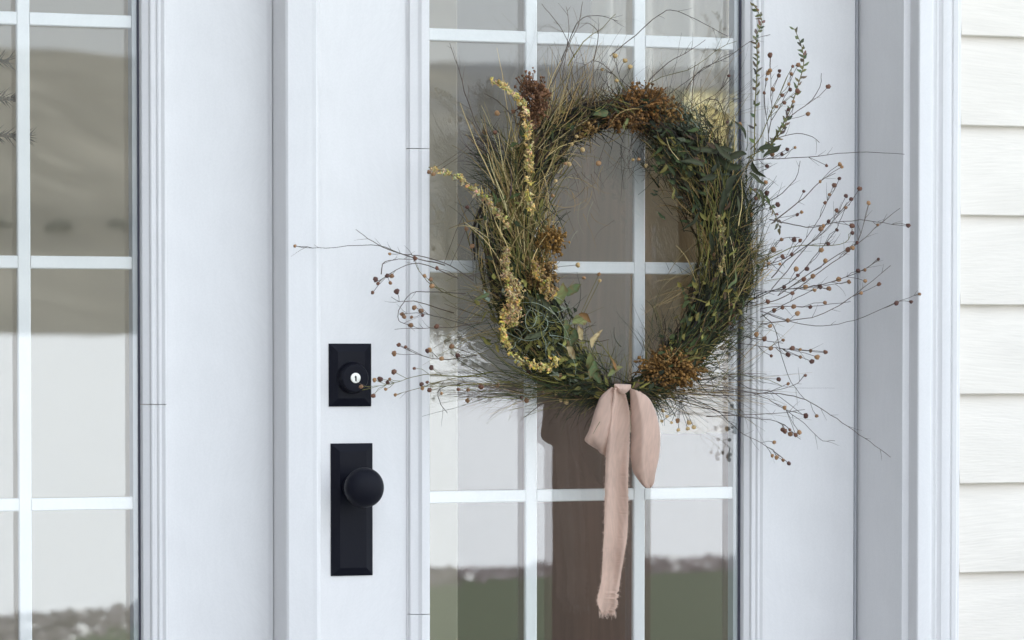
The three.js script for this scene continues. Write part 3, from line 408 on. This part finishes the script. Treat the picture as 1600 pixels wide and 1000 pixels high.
{ // foliage and grass bound along the ring, tips turned upwards and outwards
  const needles = new Strands(), grass = new Strands(), blue = new Strands();
  for (let k = 0; k < 5200; k++) {
    const a = rw() * 360, [u, v, t] = ring(a), c = Math.cos(R(a)), s = Math.sin(R(a)), o = gauss() * 0.62;
    const z = 0.010 + 0.085 * Math.abs(Math.min(1, 0.5 + 0.42 * gauss())) * Math.sqrt(Math.max(0.1, 1 - o * o));
    const p = sheet(u + c * o * t, v + s * o * t, z);
    const left = c < 0, up = left ? a - 90 : a + 90;   // direction along the ring towards the top
    let ang = up + (left ? 1 : -1) * (10 + 26 * gauss()) * (0.5 + Math.max(0, o)); if (rw() < 0.16) ang += 120 * gauss();
    let mix, len = 0.028 + 0.055 * rw();
    if (a > 55 && a < 130) { mix = { dark: 3, brown: 4, olive: 2, tan: 1.2, needle: 2, moss: a > 75 && a < 110 && o > 0.1 ? 2.5 : 0.4 }; len *= 0.8; if (rw() < 0.4) ang += 180; }
    else if (a >= 130 && a < 200) mix = { olive: 3, tan: 4, green: 2.2, brown: 1.6, needle: 1.6, straw: 1.8, plum: o > 0.2 ? 1.6 : 0.2, blue: o > 0.4 ? 1.5 : 0.4 };
    else if (a >= 200 && a < 268) mix = { needle: 3.4, green: 4, olive: 2, brown: 1, moss: 0.5, tan: 0.5 };
    else if (a >= 268 && a < 330) mix = { needle: 3, green: 3, olive: 2.2, brown: 1.2, tan: 0.7, moss: 0.4 };
    else mix = { needle: 5, green: 3, dark: 2, olive: 2, brown: 1.2, tan: 0.8, blue: a < 80 ? 1.8 : 0.4, straw: 0.2 };
    const kind = pick(mix), list = kind === 'blue' ? blue : ['straw', 'tan', 'olive', 'moss'].includes(kind) ? grass : needles;
    blade(list, p, ang, len, 70 * gauss(), 12 * gauss() + 4, 0.00055 + 0.0012 * rw() * rw(), kind, 6);
    if (kind === 'needle' && rw() < 0.5) { const q = p.clone(); for (let j = 0; j < 5; j++) { q.x += Math.cos(R(ang)) * len * 0.16; q.y += Math.sin(R(ang)) * len * 0.16; blade(needles, q, ang + (j % 2 ? 38 : -38) + 12 * gauss(), 0.010 + 0.008 * rw(), 20 * gauss(), 15 * gauss(), 0.0005, 'needle', 3); } }
  }
  // bundles that leave the ring: [u, v, spread u, spread v, angle from, to, length from, to (mm), count, bend, radius (mm), kinds]
  const bundles = [
    [-172, -85, 26, 62, 150, 205, 40, 125, 90, 45, 0.48, { olive: 5, green: 1.5, brown: 2, tan: 3, straw: 1 }], [-190, -120, 30, 40, 165, 200, 55, 140, 42, 40, 0.45, { olive: 4, green: 1.5, brown: 1.5, tan: 3, twig: 1 }],
    [-95, -205, 60, 22, 163, 190, 80, 210, 60, 28, 0.58, { needle: 2, green: 4, olive: 4, moss: 1 }], [-60, -225, 60, 12, 172, 184, 130, 280, 26, 8, 0.6, { green: 2, olive: 2, tan: 1 }],
    [-70, -190, 55, 28, 120, 175, 35, 90, 230, 50, 0.75, { needle: 2, green: 5, moss: 1.5, olive: 2 }],
    [110, -185, 50, 26, 5, 45, 45, 120, 75, 42, 0.58, { needle: 2, green: 4, olive: 4, moss: 1 }], [150, -120, 35, 55, 15, 60, 40, 110, 110, 48, 0.6, { needle: 2, green: 4, olive: 3, brown: 1, tan: 1 }],
    [70, -222, 40, 14, -14, 10, 110, 250, 34, 18, 0.42, { twig: 2, tan: 3, olive: 1 }], [130, -205, 40, 20, -35, 20, 80, 190, 26, 30, 0.42, { twig: 2, tan: 2 }],
    [-110, 190, 36, 18, 54, 80, 60, 140, 60, 18, 0.75, { tan: 4, straw: 2, olive: 1, brown: 1 }], [-70, 215, 30, 18, 55, 105, 70, 150, 70, 22, 0.45, { tan: 3, twig: 3, brown: 1 }],
    [30, 205, 45, 15, 20, 110, 50, 130, 70, 40, 0.4, { twig: 3, tan: 1, brown: 1 }], [110, 200, 45, 25, 10, 75, 70, 190, 45, 40, 0.38, { twig: 4, tan: 1 }],
    [-165, 60, 24, 90, 92, 122, 80, 180, 90, 14, 0.95, { straw: 3, tan: 3, olive: 2 }], [-150, 20, 30, 60, 60, 140, 50, 120, 240, 30, 0.85, { olive: 3, tan: 4, straw: 2, moss: 1 }], [-150, -40, 30, 50, 70, 130, 50, 120, 180, 30, 0.7, { olive: 3, tan: 2, green: 3, moss: 1 }],
    [-190, 120, 22, 40, 110, 190, 30, 70, 200, 20, 0.5, { blue: 4, needle: 3, green: 1 }], [-205, 150, 20, 25, 90, 170, 20, 60, 90, 30, 0.5, { plum: 4, brown: 2 }],
    [145, 0, 26, 110, 70, 112, 70, 170, 120, 16, 0.9, { olive: 3, tan: 2, moss: 2.4, straw: 0.7 }], [112, 100, 28, 40, 110, 150, 50, 110, 110, 20, 0.6, { brown: 3, tan: 2, dark: 2, olive: 2 }], [110, -40, 20, 30, 195, 235, 70, 130, 14, 8, 0.6, { tan: 3, straw: 2 }],
    [185, 40, 25, 90, 20, 75, 35, 90, 90, 48, 0.6, { needle: 4, green: 3, olive: 2, blue: 1 }], [190, -30, 20, 50, -10, 60, 30, 80, 130, 35, 0.5, { tan: 3, olive: 3, twig: 1 }],
    [60, -150, 25, 40, 60, 140, 40, 110, 60, 30, 0.45, { twig: 3, dark: 2, green: 2 }], [-10, -205, 30, 10, 60, 130, 30, 90, 40, 25, 0.4, { olive: 2, twig: 2 }],
    [-60, 100, 30, 60, 200, 330, 30, 70, 50, 40, 0.4, { tan: 2, silver: 1, twig: 2 }], [40, 150, 50, 20, 240, 320, 30, 80, 60, 40, 0.4, { twig: 2, dark: 3, brown: 2 }],
  ];
  for (const [u, v, su, sv, a0, a1, l0, l1, n, bend, rad, mix] of bundles) for (let k = 0; k < n; k++) {
    const p = sheet(u + su * gauss(), v + sv * gauss(), 0.035 + 0.05 * rw()), kind = pick(mix);
    blade(['needle', 'green', 'dark', 'brown'].includes(kind) ? needles : kind === 'blue' || kind === 'silver' ? blue : grass, p, a0 + (a1 - a0) * rw(), (l0 + (l1 - l0) * rw() * rw()) / 1000, bend * gauss() * 1.6, 6 * gauss() + 3, rad / 1000 * (0.7 + 0.6 * rw()), kind, 9); }
  // silvery curling strands low on the left
  for (let k = 0; k < 75; k++) blade(blue, sheet(-126 + 34 * gauss(), -118 + 36 * gauss(), 0.085 + 0.02 * rw()), rw() * 360, 0.03 + 0.04 * rw(), 190 * gauss(), 10 * gauss(), 0.0007, ['silver', 'blue', 'olive', 'moss'][Math.floor(rw() * 3.6)], 10);
  for (let k = 0; k < 70; k++) blade(blue, sheet(110 + 30 * gauss(), 190 + 16 * gauss(), 0.06 + 0.03 * rw()), 60 + 120 * rw(), 0.02 + 0.04 * rw(), 120 * gauss(), 10 * gauss(), 0.0007, rw() < 0.3 ? 'silver' : 'blue', 8);
  // small leaves tucked into the ring, thickest low on the left and high on the right
  const small = new Strands();
  for (let k = 0; k < 1050; k++) { const q = rw(), a = q < 0.34 ? 222 + 30 * gauss() : q < 0.62 ? 48 + 30 * gauss() : q < 0.8 ? 320 + 40 * gauss() : rw() * 360, [u, v, t] = ring((a + 360) % 360), c = Math.cos(R(a)), s = Math.sin(R(a)), o = 0.75 * gauss(), p = sheet(u + c * o * t, v + s * o * t, 0.05 + 0.045 * rw()), up = (c < 0 ? a - 90 : a + 90) + 65 * gauss();
    const kind = pick(a > 180 && a < 265 ? { green: 4, moss: 2, silver: 1.3, olive: 3, needle: 2 } : a < 110 ? { needle: 4, green: 3, blue: 2, olive: 1.4, brown: 1 } : { green: 3, olive: 3, brown: 1, moss: 0.8, needle: 2 });
    small.leaf(p, V(Math.cos(R(up)), Math.sin(R(up)), 0.45 * gauss() + 0.15).normalize(), V(0.9 * gauss(), 0.9 * gauss(), 1).normalize(), 0.008 + 0.013 * rw(), 0.0016 + 0.0022 * rw(), 0.4, tint(kind)); }
  small.build('small_leaves', wreath, true);
  needles.build('needle_foliage', wreath, true); grass.build('grass_stems', wreath, true); blue.build('grey_foliage', wreath, true);
}
// dried brown flower heads
for (const [u, v, ru, rv, n, col, z] of [[-142, 232, 22, 34, 460, [0.21, 0.10, 0.045], 0.085], [34, 224, 40, 30, 640, [0.24, 0.115, 0.03], 0.085], [2, 205, 30, 18, 260, [0.20, 0.10, 0.03], 0.09], [72, 212, 20, 20, 240, [0.25, 0.14, 0.04], 0.085], [-110, 14, 19, 20, 240, [0.30, 0.16, 0.035], 0.10], [78, -182, 42, 29, 700, [0.26, 0.135, 0.034], 0.095], [-128, -40, 22, 26, 220, [0.32, 0.19, 0.06], 0.095], [-60, 190, 20, 14, 130, [0.30, 0.18, 0.06], 0.08]]) {
  const S = new Strands(), c = sheet(u, v, z - 0.02);
  for (let k = 0; k < n; k++) { const th = rw() * 6.283, ph = Math.acos(1 - 1.15 * rw()), d = V(Math.sin(ph) * Math.cos(th), Math.sin(ph) * Math.sin(th), Math.cos(ph)), sc = 0.72 + 0.33 * rw() + 0.5 * noise3(d.x * 2.2 + u, d.y * 2.8, d.z * 2.8) + (rw() < 0.12 ? 0.3 * rw() : 0), f = 0.45 + 0.9 * rw(), cc = col.map((x, i) => x * f * (i === 2 ? 0.9 + 0.3 * rw() : 1));
    const e = V(c.x + d.x * ru * 1.09e-3 * sc, c.y + d.y * rv * 1e-3 * sc, c.z + d.z * 0.026 * sc), b = e.clone().lerp(c, 0.45); S.add([b, e.clone().lerp(b, 0.5).add(V(gauss() * 1e-3, gauss() * 1e-3, 0)), e], 0.0006, 0.0005, cc.map((x) => x * 0.7));
    if (rw() < 0.2) S.leaf(b, e.clone().sub(b).normalize(), V(gauss(), gauss(), gauss()).normalize(), e.distanceTo(b) * 1.15, 0.0016, 0.5, cc); else S.bit(e, 0.0014 + 0.002 * rw(), cc, rw); if (rw() < 0.5) S.bit(e.add(V(gauss() * 3e-3, gauss() * 3e-3, gauss() * 2e-3)), 0.0016, cc, rw); }
  S.build('dried_flower_head', wreath);
}
// spikes of pale yellow florets
for (const [path, w, n, col] of [[[[-202, 259], [-180, 248], [-160, 232], [-148, 205], [-144, 150], [-143, 90], [-138, 45]], 6.5, 460, [0.60, 0.45, 0.17]], [[[-300, 124], [-262, 112], [-228, 92], [-196, 60], [-176, 30]], 6, 260, [0.52, 0.40, 0.18]], [[[-178, 0], [-180, -30], [-168, -62], [-160, -90]], 10, 320, [0.50, 0.36, 0.15]], [[[-185, -100], [-182, -140], [-160, -170], [-120, -182], [-92, -165]], 7, 280, [0.60, 0.46, 0.14]], [[[-140, -20], [-120, -50], [-108, -80]], 10, 200, [0.42, 0.29, 0.10]], [[[-172, -60], [-168, -90], [-178, -125]], 12, 320, [0.55, 0.39, 0.17]], [[[150, 60], [160, 20], [158, -40]], 7, 60, [0.35, 0.29, 0.10]]]) {
  const S = new Strands(), curve = new THREE.CatmullRomCurve3(path.map(([u, v]) => sheet(u, v, 0.108))), pts = curve.getPoints(24); S.add(pts, 0.0011, 0.0008, [0.2, 0.16, 0.07]);
  for (let k = 0; k < n / 3.2; k++) { const t = Math.pow(rw(), 0.85), p = curve.getPoint(t), tg = curve.getTangent(t), ww = w * (0.4 + 0.9 * t) * 1e-3 * (0.4 + 0.9 * rw()), f = 0.55 + 0.8 * rw(), a = rw() * 6.283, side = V(-tg.y, tg.x, 0).multiplyScalar(Math.cos(a)).add(V(0, 0, Math.sin(a) * 0.8)), e = p.clone().addScaledVector(side, ww).addScaledVector(tg, -ww * (0.4 + 0.9 * rw()));
    const c = [col[0] * f, col[1] * f * (0.9 + 0.2 * rw()), col[2] * f * (0.6 + 0.8 * rw())]; S.add([p, p.clone().lerp(e, 0.6).add(V(0, 0.0006, 0)), e], 0.0005, 0.0004, c.map((x) => x * 0.6));
    for (let j = 0; j < 7; j++) { const q = p.clone().lerp(e, 0.35 + 0.75 * rw()).add(V(0.0011 * gauss(), 0.0011 * gauss(), 0.0011 * gauss())); if (j % 3) S.bit(q, 0.0011 + 0.0014 * rw(), c.map((x) => x * (0.75 + 0.5 * rw())), rw); else S.leaf(q, V(gauss(), gauss(), gauss()).normalize(), V(gauss(), gauss(), 1).normalize(), 0.004 + 0.003 * rw(), 0.0011, 0.3, c); } }
  S.build('flower_spike', wreath);
}
// single leaves: [u, v, direction, length, width (mm), colour]
const LEAF = { lime: [0.17, 0.19, 0.07], green: [0.075, 0.105, 0.04], deep: [0.026, 0.034, 0.013], dull: [0.050, 0.058, 0.027], straw: [0.42, 0.33, 0.17], rust: [0.20, 0.10, 0.03] };
for (const [u, v, a, l, w, k] of [[-130, -96, 120, 30, 7, 'dull'], [-140, -120, 60, 30, 6, 'lime'], [-112, -110, 100, 30, 6, 'dull'], [-150, -140, 20, 30, 6, 'dull'], [-120, -148, 40, 28, 6, 'lime'], [-108, -92, 140, 26, 6, 'dull'], [-96, -84, 80, 34, 11, 'lime'], [-84, -72, 40, 30, 10, 'green'], [-92, -108, 285, 42, 9, 'green'], [-76, -112, 10, 30, 10, 'lime'], [-70, -124, 250, 34, 9, 'green'], [-100, -132, 260, 30, 8, 'lime'], [-84, -150, 300, 26, 7, 'straw'], [-62, -140, 100, 24, 7, 'straw'], [-48, -150, 60, 34, 6, 'straw'], [-46, -160, 270, 32, 8, 'lime'], [-40, -172, 250, 30, 7, 'green'], [-22, -192, 20, 34, 6, 'lime'], [-30, -205, 150, 34, 7, 'green'], [-8, -188, 100, 24, 6, 'rust'], [-66, -100, 330, 24, 6, 'rust'], [-118, -128, 200, 30, 6, 'dull'],
  [196, 152, 200, 46, 10, 'deep'], [214, 158, 15, 44, 9, 'deep'], [190, 132, 170, 52, 11, 'deep'], [180, 118, 230, 44, 11, 'deep'], [172, 140, 150, 48, 9, 'dull'], [205, 140, 300, 34, 8, 'deep'], [150, 122, 200, 46, 9, 'deep'], [160, 96, 260, 40, 9, 'deep'], [196, 176, 120, 32, 7, 'deep'], [222, 146, 40, 36, 6, 'dull'], [200, 120, 330, 34, 8, 'dull'], [182, 86, 280, 32, 8, 'dull'], [130, 132, 170, 40, 8, 'dull'], [212, 96, 310, 30, 6, 'dull'], [176, 160, 190, 50, 8, 'deep'], [150, 150, 160, 44, 8, 'dull'],
  [10, 205, 250, 22, 5, 'lime'], [4, 188, 60, 26, 4, 'lime'], [-20, 214, 200, 26, 6, 'green'], [120, 60, 240, 36, 7, 'deep'], [140, 30, 270, 36, 7, 'deep'], [-205, -70, 200, 26, 5, 'green'], [-6, -210, 200, 40, 8, 'rust'], [170, -60, 60, 36, 6, 'green']]) {
  const S = new Strands(), p = sheet(u, v, 0.088 + 0.014 * rw()), dir = V(Math.cos(R(a)), Math.sin(R(a)), 0.25 * gauss() + 0.12).normalize(), up = V(0.9 * gauss(), 0.9 * gauss() + 0.25, 1).normalize(), f = 0.8 + 0.4 * rw();
  S.leaf(p, dir, up, l / 1000, w / 1000 * (u > 0 ? 0.55 : 0.78), 0.35 + 0.4 * rw(), LEAF[k].map((c) => c * f), k === 'deep' || k === 'dull' ? [0.05, 0.045, 0.025] : [0.16, 0.09, 0.035]); S.build('leaf', wreath);
}
// long sprigs with tiny leaves
for (const row of LEAFY) {
  const pts = []; for (let i = 0; i < row.length; i += 3) pts.push(V(row[i] / 1000, row[i + 1] / 1000, row[i + 2] / 1000));
  const curve = new THREE.CatmullRomCurve3(pts), S = new Strands(), L = curve.getLength(); S.add(curve.getPoints(28), 0.0012, 0.0006, tint('olive', 0.1)); const stem = S.build('leafy_sprig', wreath);
  for (let k = 0; k < L / 0.0062; k++) { const t = Math.min(0.995, (k + rw()) * 0.0062 / L), p = curve.getPoint(t), tg = curve.getTangent(t), sd = V(-tg.y, tg.x, 0).multiplyScalar(k % 2 ? 1 : -1), dir = tg.clone().multiplyScalar(0.8).add(sd.multiplyScalar(0.5 + 0.5 * rw())).add(V(0, 0, 0.5 * gauss())).normalize(); const Q = new Strands(); Q.leaf(p, dir, V(0.4 * gauss(), 0.4 * gauss(), 1).normalize(), 0.007 + 0.006 * rw(), 0.0019 + 0.0012 * rw(), 0.3, (rw() < 0.6 ? [0.17, 0.155, 0.08] : [0.09, 0.09, 0.05]).map((c) => c * (0.7 + 0.6 * rw()))); Q.build('leaflet', stem); }
}
// seed sprigs: each stem with its pods
{
  const stems = SPRIGS.map((row) => { const pts = []; for (let i = 0; i < row.length; i += 3) pts.push(V(row[i] / 1000, row[i + 1] / 1000, row[i + 2] / 1000)); const curve = new THREE.CatmullRomCurve3(pts); const n = Math.max(10, Math.round(curve.getLength() / 0.012)); return { pts: curve.getPoints(n), S: new Strands(), pods: [] }; });
  for (const s of stems) { const N = s.pts.length; s.pts.forEach((p, i) => { if (i) p.add(V(0.0007 * gauss(), 0.0007 * gauss(), 0.0006 * gauss())); }); s.col = tint(rw() < 0.6 ? 'twig' : rw() < 0.5 ? 'brown' : 'olive', 0.25); s.S.add(s.pts, 0.0007 + 0.0004 * rw(), 0.00045, s.col);
    for (let k = Math.floor(N * 0.35); k < N - 1; k += 1 + Math.floor(rw() * 3)) if (rw() < 0.6) { const d = V().subVectors(s.pts[k + 1], s.pts[k]).normalize(), a = Math.atan2(d.y, d.x) * 57.3 + (rw() < 0.5 ? 1 : -1) * (18 + 25 * rw()); blade(s.S, s.pts[k], a, 0.008 + 0.022 * rw(), 20 * gauss(), 8 * gauss(), 0.00042, 'twig', 4); } }
  for (const [x, y, z] of PODS) { const p = V(x / 1000, y / 1000, z / 1000); let best = null, bd = 1;
    for (const s of stems) for (let k = 1; k < s.pts.length; k++) { const d = s.pts[k].distanceTo(p); if (d < bd) { bd = d; best = [s, k]; } }
    const [s, k] = best; let from = s.pts[Math.max(0, k - 1 - Math.round(bd / 0.012))];
    if (bd > 0.055) from = s.pts[k];
    const mid = from.clone().lerp(p, 0.55).add(V(0.003 * gauss(), 0.003 * gauss(), 0.002 * gauss())); s.S.add([from, mid, p], 0.00042, 0.0005, s.col); s.pods.push(p); }
  const pods3 = [1, 2, 3].map((v) => { const g = new THREE.LatheGeometry([[0.0001, -0.0034], [0.0018, -0.0031], [0.0031, -0.0015], [0.0034, 0.0004], [0.0029, 0.0021], [0.0016, 0.0033], [0.0005, 0.0041], [0.0001, 0.0046]].map(([r, y]) => new THREE.Vector2(r, y)), 10); const p = g.attributes.position; for (let i = 0; i < p.count; i++) { const f = 1 + 0.22 * noise3(p.getX(i) * 420, p.getY(i) * 420, p.getZ(i) * 420 + v * 9); p.setXYZ(i, p.getX(i) * f, p.getY(i) * f, p.getZ(i) * f); } g.computeVertexNormals(); return g; });
  const podM = [[0.24, 0.125, 0.06], [0.16, 0.07, 0.04], [0.36, 0.20, 0.09], [0.10, 0.042, 0.03], [0.52, 0.36, 0.16]].map((c) => M({ color: lin(...c), roughness: 0.6 }));  // outer pods: backlight contrast put into their dark browns; inner ones golden
  for (const s of stems) { const o = s.S.build('seed_sprig', wreath);
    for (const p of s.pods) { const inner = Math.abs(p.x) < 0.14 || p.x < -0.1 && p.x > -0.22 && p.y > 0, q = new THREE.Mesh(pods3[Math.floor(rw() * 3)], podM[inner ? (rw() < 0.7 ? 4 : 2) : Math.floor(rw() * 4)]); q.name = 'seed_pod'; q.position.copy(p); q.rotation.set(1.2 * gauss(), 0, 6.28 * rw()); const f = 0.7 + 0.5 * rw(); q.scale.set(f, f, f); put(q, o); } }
}
// ---------------------------------------------------------------- ribbon tied at the foot of the wreath
{
  const bow = group('ribbon_bow', wreath); bow.userData.label = 'blush muslin ribbon with two drooping loops and one long frayed tail';
  const weave = tile(256, (u, v) => 0.5 + 0.2 * Math.sin(u * 6.283 * 64) * 0.6 + 0.2 * Math.sin(v * 6.283 * 64) * 0.6 + 0.2 * loopNoise(u, v, 40, 40, 51));
  const tone = tile(256, (u, v) => { const n = 0.94 + 0.05 * loopNoise(u, v, 5, 5, 61) + 0.03 * loopNoise(u, v, 70, 20, 65); return [n, n, n]; }, true);
  const cloth = new THREE.MeshPhysicalMaterial({ color: lin(0.77, 0.545, 0.44), roughness: 0.95, map: rep(tone, 3), bumpMap: rep(weave, 9), bumpScale: 0.00015, transmission: 0.25, thickness: 0, side: THREE.DoubleSide, sheen: 0.15, sheenRoughness: 0.6, sheenColor: lin(0.8, 0.6, 0.5) });
  function surf(nu, nv, f, keep) { const pos = [], uv = [], idx = []; for (let j = 0; j <= nv; j++) for (let i = 0; i <= nu; i++) { const p = f(i / nu, j / nv); pos.push(p.x, p.y, p.z); uv.push(p.x, p.y); } for (let j = 0; j < nv; j++) for (let i = 0; i < nu; i++) { if (keep && !keep(i / nu, j / nv)) continue; const a = j * (nu + 1) + i; idx.push(a, a + 1, a + nu + 1, a + 1, a + nu + 2, a + nu + 1); } const g = fromArrays(pos, null, null, idx); g.setAttribute('uv', new THREE.Float32BufferAttribute(uv, 2)); return g; }
  const interp = (rows, t) => { const n = rows.length - 1, k = Math.min(n - 1, Math.floor(t * n)), f = t * n - k, a = rows[Math.max(0, k - 1)], b = rows[k], c = rows[k + 1], d = rows[Math.min(n, k + 2)]; return b.map((_, i) => 0.5 * (2 * b[i] + (c[i] - a[i]) * f + (2 * a[i] - 5 * b[i] + 4 * c[i] - d[i]) * f * f + (3 * b[i] - a[i] - 3 * c[i] + d[i]) * f * f * f)); };
  // rows: left u, left v, right u, right v, bulge z
  const loopSurf = (rows, zBase, folds, seed) => surf(40, 60, (s, t) => { // s runs round the flattened loop
    const [lu, lv, ru, rv, b] = interp(rows, t), front = s < 0.5, w = front ? s * 2 : 2 - s * 2, k = Math.sin(Math.PI * w);
    const crease = folds * (0.7 * Math.sin(w * 7.5 + 1.6 * t + seed) + 0.3 * noise3(w * 3, t * 2.2, seed)) * (0.25 + t) * k;
    return sheet(lu + (ru - lu) * w + 2 * noise3(t * 4, w * 2, seed + 4) * t, lv + (rv - lv) * w + 1.5 * noise3(w * 4, t * 3, seed), zBase - 0.04 * t + (front ? 1 : -0.75) * b * Math.pow(k, 0.7) + (front ? crease : 0.6 * crease)); });
  mesh('loop', loopSurf([[-15, -213, 0, -211, 0.005], [-32, -228, -4, -228, 0.010], [-41, -252, -5, -252, 0.014], [-50, -280, -6, -280, 0.016], [-56, -296, -12, -310, 0.014], [-40, -308, -22, -322, 0.008]], 0.106, 0.0042, 1.3), cloth, bow);
  mesh('loop', loopSurf([[14, -213, 32, -219, 0.005], [15, -232, 46, -232, 0.012], [16, -262, 57, -256, 0.017], [16, -300, 62, -288, 0.019], [17, -330, 60, -325, 0.017], [24, -354, 53, -358, 0.011], [38, -368, 48, -371, 0.005]], 0.106, 0.0052, 4.1), cloth, bow);
  const fr = rng(91), edgeL = [], edgeR = []; for (let k = 0; k <= 300; k++) { edgeL.push((fr() - 0.5) * 0.6 + (fr() < 0.1 ? -1.6 * fr() : 0)); edgeR.push((fr() - 0.5) * 0.6 + (fr() < 0.1 ? 1.8 * fr() : 0)); }
  const rows = [[-12, -213, 4, -214, 0], [-14, -226, 9, -228, 0], [-18, -252, 14, -252, 0], [-22, -300, 14, -300, 0], [-24, -350, 12, -350, 0], [-25, -400, 12, -400, 0], [-26, -440, 11, -440, 0], [-28, -480, 6, -474, 0], [-30, -516, 0, -512, 0], [-36, -548, -4, -548, 0], [-28, -572, -10, -568, 0]];
  mesh('tail', surf(26, 300, (s, t) => { const [lu, lv, ru, rv] = interp(rows, t), k = Math.round(t * 300), cut = t > 0.985 ? (noise3(s * 9, 3, 3)) * 5 : 0;
    const jag = t > 0.66 ? 4.5 * Math.max(0, noise3(t * 34, 8, 1)) * Math.min(1, (t - 0.66) * 6) : 0;
    const u = lu + edgeL[k] + (ru - jag + edgeR[k] - lu - edgeL[k]) * s, v = lv + (rv - lv) * s + cut;
    const z = 0.110 - 0.07 * t + 0.005 * Math.sin(s * 5.5 + t * 3) * (1 - 0.4 * t) + 0.002 * noise3(s * 2, t * 4, 4) + (1 - t) * 0.004 * Math.sin(s * 9); return sheet(u, v, Math.max(0.02, z)); }), cloth, bow);
  mesh('knot', surf(30, 16, (s, t) => { const a = s * 6.283, rr = 0.0085 * Math.sin(Math.PI * (0.12 + 0.76 * t)); return sheet(-2 + 26 * (t - 0.3), -210 - 5 * Math.sin(t * 3) + 900 * rr * Math.sin(a), 0.108 + rr * Math.cos(a) * 1.1 + 0.001 * noise3(s * 6, t * 4, 9)); }), cloth, bow);
  const S = new Strands(); for (let k = 0; k < 380; k++) { const t = 0.2 + 0.75 * fr(), [lu, lv, ru, rv] = interp(rows, t), left = fr() < 0.55, p = sheet(left ? lu + 1 : ru - 2, left ? lv : rv, 0.110 - 0.07 * t), a = (left ? 180 : 0) + (fr() - 0.5) * 100; const pts = [p, p.clone().add(V(Math.cos(R(a)) * 0.002, Math.sin(R(a)) * 0.002, 0)), p.clone().add(V(Math.cos(R(a)) * 0.004 * (0.5 + fr()), Math.sin(R(a)) * 0.004 - 0.001, 0.001))]; S.add(pts, 0.0003, 0.0002, [0.72, 0.54, 0.44]); }
  for (let k = 0; k < 60; k++) { const p = sheet(-34 + 28 * fr(), -566 + 6 * fr(), 0.040); S.add([p, p.clone().add(V((fr() - 0.5) * 0.004, -0.006 - 0.007 * fr(), 0.001))], 0.0003, 0.0002, [0.75, 0.58, 0.48]); }
  S.build('fraying', bow);
}

// ---------------------------------------------------------------- render
const renderer = new THREE.WebGLRenderer({ antialias: true });
renderer.toneMapping = THREE.LinearToneMapping; renderer.toneMappingExposure = EXPOSURE;
renderer.shadowMap.enabled = true; renderer.outputColorSpace = THREE.SRGBColorSpace;
renderer.setSize(1024, 640);
renderer.render(scene, camera);
